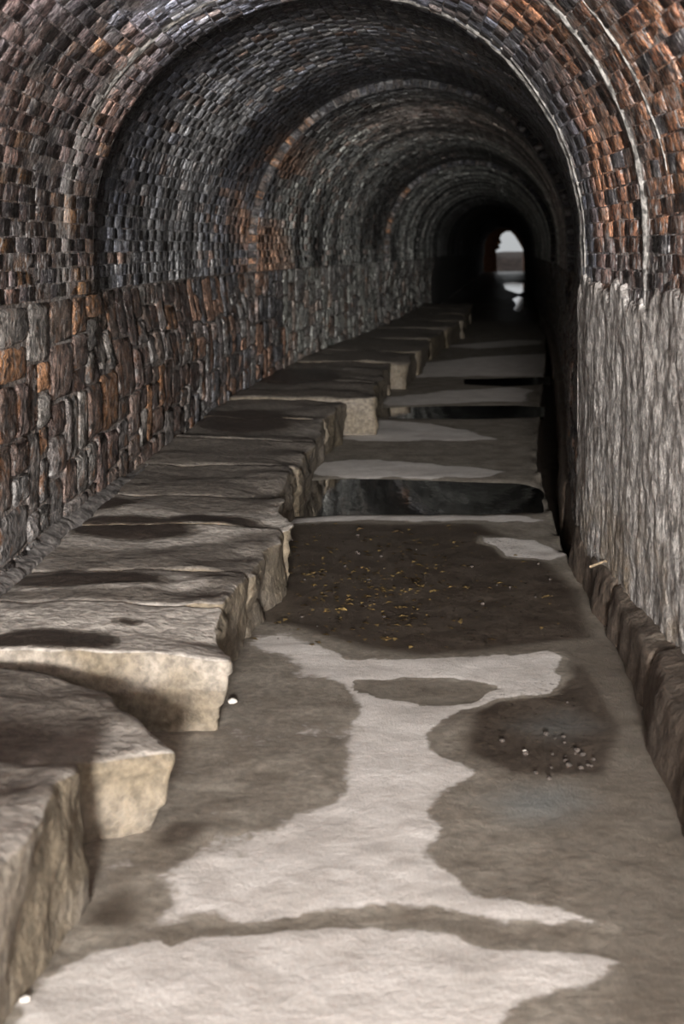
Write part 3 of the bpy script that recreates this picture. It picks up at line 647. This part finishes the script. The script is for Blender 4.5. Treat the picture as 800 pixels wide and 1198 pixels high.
# kerb along the right wall
kerb = empty('stone_kerb', (float(Rw(4)), 4.0, 0), 'low rough brown kerb along the foot of the pale right wall', 'kerb')
ky = [1.2, 2.25, 3.3, 4.15, 5.05, 6.1, 7.3, 8.7, 10.4, 12.5, 15, 18, 22, 26.5]
for i, (y0, y1) in enumerate(zip(ky[:-1], ky[1:])):
    hz = lambda d: float(np.interp(d, [2, 3.1, 4, 4.8, 7, 12, 30], [.235, .205, .175, .155, .15, .16, .16]))
    y1 -= .012; zb = -.19
    a = lambda d, s: float(Ke(d))+s
    low = -.04 if y0 < 6 else .0
    cs = [(a(y0, low), y0, zb), (float(Rw(y0))+.03, y0, zb), (a(y1, low if y1 < 6.2 else .0), y1, zb), (float(Rw(y1))+.03, y1, zb),
          (a(y0, .02), y0, hz(y0)), (float(Rw(y0))+.02, y0, hz(y0)+.03), (a(y1, .02), y1, hz(y1)), (float(Rw(y1))+.02, y1, hz(y1)+.03)]
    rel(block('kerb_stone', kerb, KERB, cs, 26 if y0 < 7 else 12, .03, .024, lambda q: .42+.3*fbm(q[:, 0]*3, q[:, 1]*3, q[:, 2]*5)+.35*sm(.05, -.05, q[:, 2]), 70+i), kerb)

# ------------------------------------------------------------------ far mouth
Yd = 80.0
op = [(9.02, 0), (9.0, .9), (8.96, 1.25), (9.22, 1.42), (9.12, 1.55), (9.3, 1.72), (9.18, 1.95), (9.3, 2.2), (9.55, 2.36), (9.9, 2.36), (10.15, 2.1), (10.4, 1.7), (10.62, 1.3), (10.63, 0)]
out = [(7.6, -.3), (7.6, .9), (7.6, 1.3), (7.6, 1.6), (7.6, 1.8), (7.6, 2.2), (7.6, 2.8), (8.4, 3.6), (9.3, 3.7), (10.2, 3.6), (11.4, 3.2), (11.4, 2.4), (11.4, 1.2), (11.4, -.3)]
n = len(op); v = []
for y in (Yd-.35, Yd+.35):
    v += [(x, y, z) for x, z in op]+[(x, y, z) for x, z in out]
f = []
for i in range(n-1):
    f += [(i, i+1, n+i+1, n+i), (2*n+i+1, 2*n+i, 3*n+i, 3*n+i+1), (i+1, i, 2*n+i, 2*n+i+1), (n+i, n+i+1, 3*n+i+1, 3*n+i)]
FARB = plain('far_brick', (.20, .085, .04), .8, .4, 12)
struct(link('wall_end', mesh('wall_end', np.array(v), np.array(f)), FARB), 'dark end wall around the small bright far opening')
gx = np.linspace(2, 18, 50); gy = np.linspace(80.3, 110, 50); GX, GY = np.meshgrid(gx, gy)
GZ = 1.0*sm(81.2, 84.5, GY)+.5*fbm(GX*.4, GY*.4, 2)*sm(82, 85, GY)*.6+.9*sm(10.0, 7.5, GX)*sm(81, 84, GY)-.02
struct(link('ground_far', mesh('ground_far', np.stack([GX, GY, GZ], -1), grid_faces(50, 50), True), EARTH), 'earth bank outside the far opening')
gx = np.linspace(-14, 14, 20); gy = np.linspace(-40, -7.0, 20); GX, GY = np.meshgrid(gx, gy)
struct(link('ground_near', mesh('ground_near', np.stack([GX, GY, -.06+0*GX], -1), grid_faces(20, 20), True), PALE), 'ground outside the near mouth')

# ------------------------------------------------------------------ small things on the floor
def leaf_mesh(s, seed):
    r = random.Random(seed); k = 7; v = []; f = []
    for i in range(k+1):
        t = i/k; w = math.sin(math.pi*t)**.8*.34*s; x = (t-.5)*s; b = .10*s*math.sin(t*3+r.random())
        v += [(x, -w, b+.10*s*r.random()), (x, 0, b), (x, w, b+.10*s*r.random())]
    for i in range(k):
        a = i*3; f += [(a, a+3, a+4, a+1), (a+1, a+4, a+5, a+2)]
    v = np.array(v); v[:, 2] -= v[:, 2].min()
    return mesh('leaf', v, np.array(f), True)
def floor_z(x, y): return float(.006*fbm(x*3, y*3, 7)+.003*fbm(x*14, y*14, 2))
leaves = [(465, 625, .06, 'curled yellow leaf at the far side of the dark littered patch'), (421, 622, .05, 'brown leaf left of the yellow leaf, far side of the dark litter'), (452, 750, .07, 'large ochre leaf at the near rim of the dark littered patch'), (399, 715, .05, 'ochre leaf in the near middle of the dark litter'),
          (365, 672, .05, 'brown leaf in the dark litter nearest the ledge'), (545, 690, .045, 'small leaf lying right of the dark litter middle'), (640, 700, .045, 'leaf on damp floor near the right kerb')]
for i, (px, py, s, lb) in enumerate(leaves):
    x, y = fl(px, py); o = link('leaf', leaf_mesh(s, i), LEAF, None, (x, y, floor_z(x, y)+.003)); o.rotation_euler = (0, 0, rng.uniform(0, 6))
    tag(o, lb, 'leaf', 'larger leaves on the dark litter')
vs, fs = [], []; cnt = 0
while cnt < 420:
    px, py = rng.gauss(430, 75), rng.gauss(680, 38)
    if not (295 < px < 660 and 612 < py < 760): continue
    x, y = fl(px, py); s = rng.uniform(.006, .020); a = rng.uniform(0, 6); z = floor_z(x, y)+.002
    b = len(vs)
    for (dx, dy, dz) in ((-1, 0, 0), (0, -.5, .25), (1, 0, .1), (0, .5, .35)):
        vs.append((x+s*(dx*math.cos(a)-dy*math.sin(a)), y+s*(dx*math.sin(a)+dy*math.cos(a)), z+dz*s))
    fs.append((b, b+1, b+2, b+3)); cnt += 1
tag(link('leaf_litter', mesh('leaf_litter', vs, fs), LEAF), 'scatter of tiny yellow leaf scraps over the dark wet patch', 'litter', kind='stuff')
def pebble(name, mat, x, y, s, z, lb, cat, grp=None, seed=0):
    v, f = cube_grid(3); n = v/np.linalg.norm(v, axis=1)[:, None]; n = n*(1+.35*fbm(n[:, 0]*2+seed, n[:, 1]*2, n[:, 2]*2+seed, 3))[:, None]*np.array([1, .8, .6])*s
    n[:, 2] -= n[:, 2].min()+.15*s
    o = link(name, mesh(name, n, f, True), mat, None, (x, y, z)); o.rotation_euler = (0, 0, seed); tag(o, lb, cat, grp); return o
for i, (px, py, s, lb) in enumerate([(29, 1172, .011, 'white stone chip on the floor at the foot of the nearest ledge block'), (35, 1135, .009, 'pale stone chip just beyond the white chip near the ledge'), (195, 826, .018, 'pale chip in the corner below the third ledge block'), (272, 822, .016, 'thin pale flake on the floor right of the third ledge block'), (614, 881, .008, 'tiny white chip on the dark patch right of the pale silt')]):
    x, y = fl(px, py); pebble('stone_chip', CHIP, x, y, s, floor_z(x, y), lb, 'stone chip', None, i+1)
for i in range(46):
    px, py = (rng.gauss(655, 32), rng.gauss(872, 22)) if i < 22 else (rng.uniform(310, 670), rng.uniform(625, 750))
    x, y = fl(px, py)
    pebble('pebble', PEB, x, y, rng.uniform(.004, .010), floor_z(x, y), *(('small dark pebble in the cluster on the dark patch near the kerb', 'pebble', 'pebbles clustered near the kerb') if i < 22 else ('small dark pebble lying among the leaf scraps on the dark wet patch', 'pebble', 'pebbles among the leaf scraps')), i*1.3)
# twig on the kerb
x, y = fl(703, 664, .17); bm = bmesh.new()
def stick(bm, a, b, r):
    a, b = np.array(a), np.array(b); d = (b-a)/np.linalg.norm(b-a); u_ = np.cross(d, (0, 0, 1)); u_ /= np.linalg.norm(u_); w = np.cross(d, u_)
    R = [[bm.verts.new(p+(u_*math.cos(t)+w*math.sin(t))*r*k) for t in np.linspace(0, 2*math.pi, 6, endpoint=False)] for p, k in ((a, 1), ((a+b)/2+u_*.006, .8), (b, .5))]
    for q in range(2):
        for i in range(6): bm.faces.new((R[q][i], R[q][(i+1) % 6], R[q+1][(i+1) % 6], R[q+1][i]))
    bm.faces.new(R[0][::-1]); bm.faces.new(R[2])
stick(bm, (-.05, -.05, 0), (.06, .07, .012), .005); stick(bm, (0, .01, .004), (.05, .0, .012), .003)
me = bpy.data.meshes.new('twig'); bm.to_mesh(me); bm.free()
tag(link('twig', me, TWIG, None, (x, y, .185)), 'short pale forked twig lying on the kerb by the right wall', 'twig')
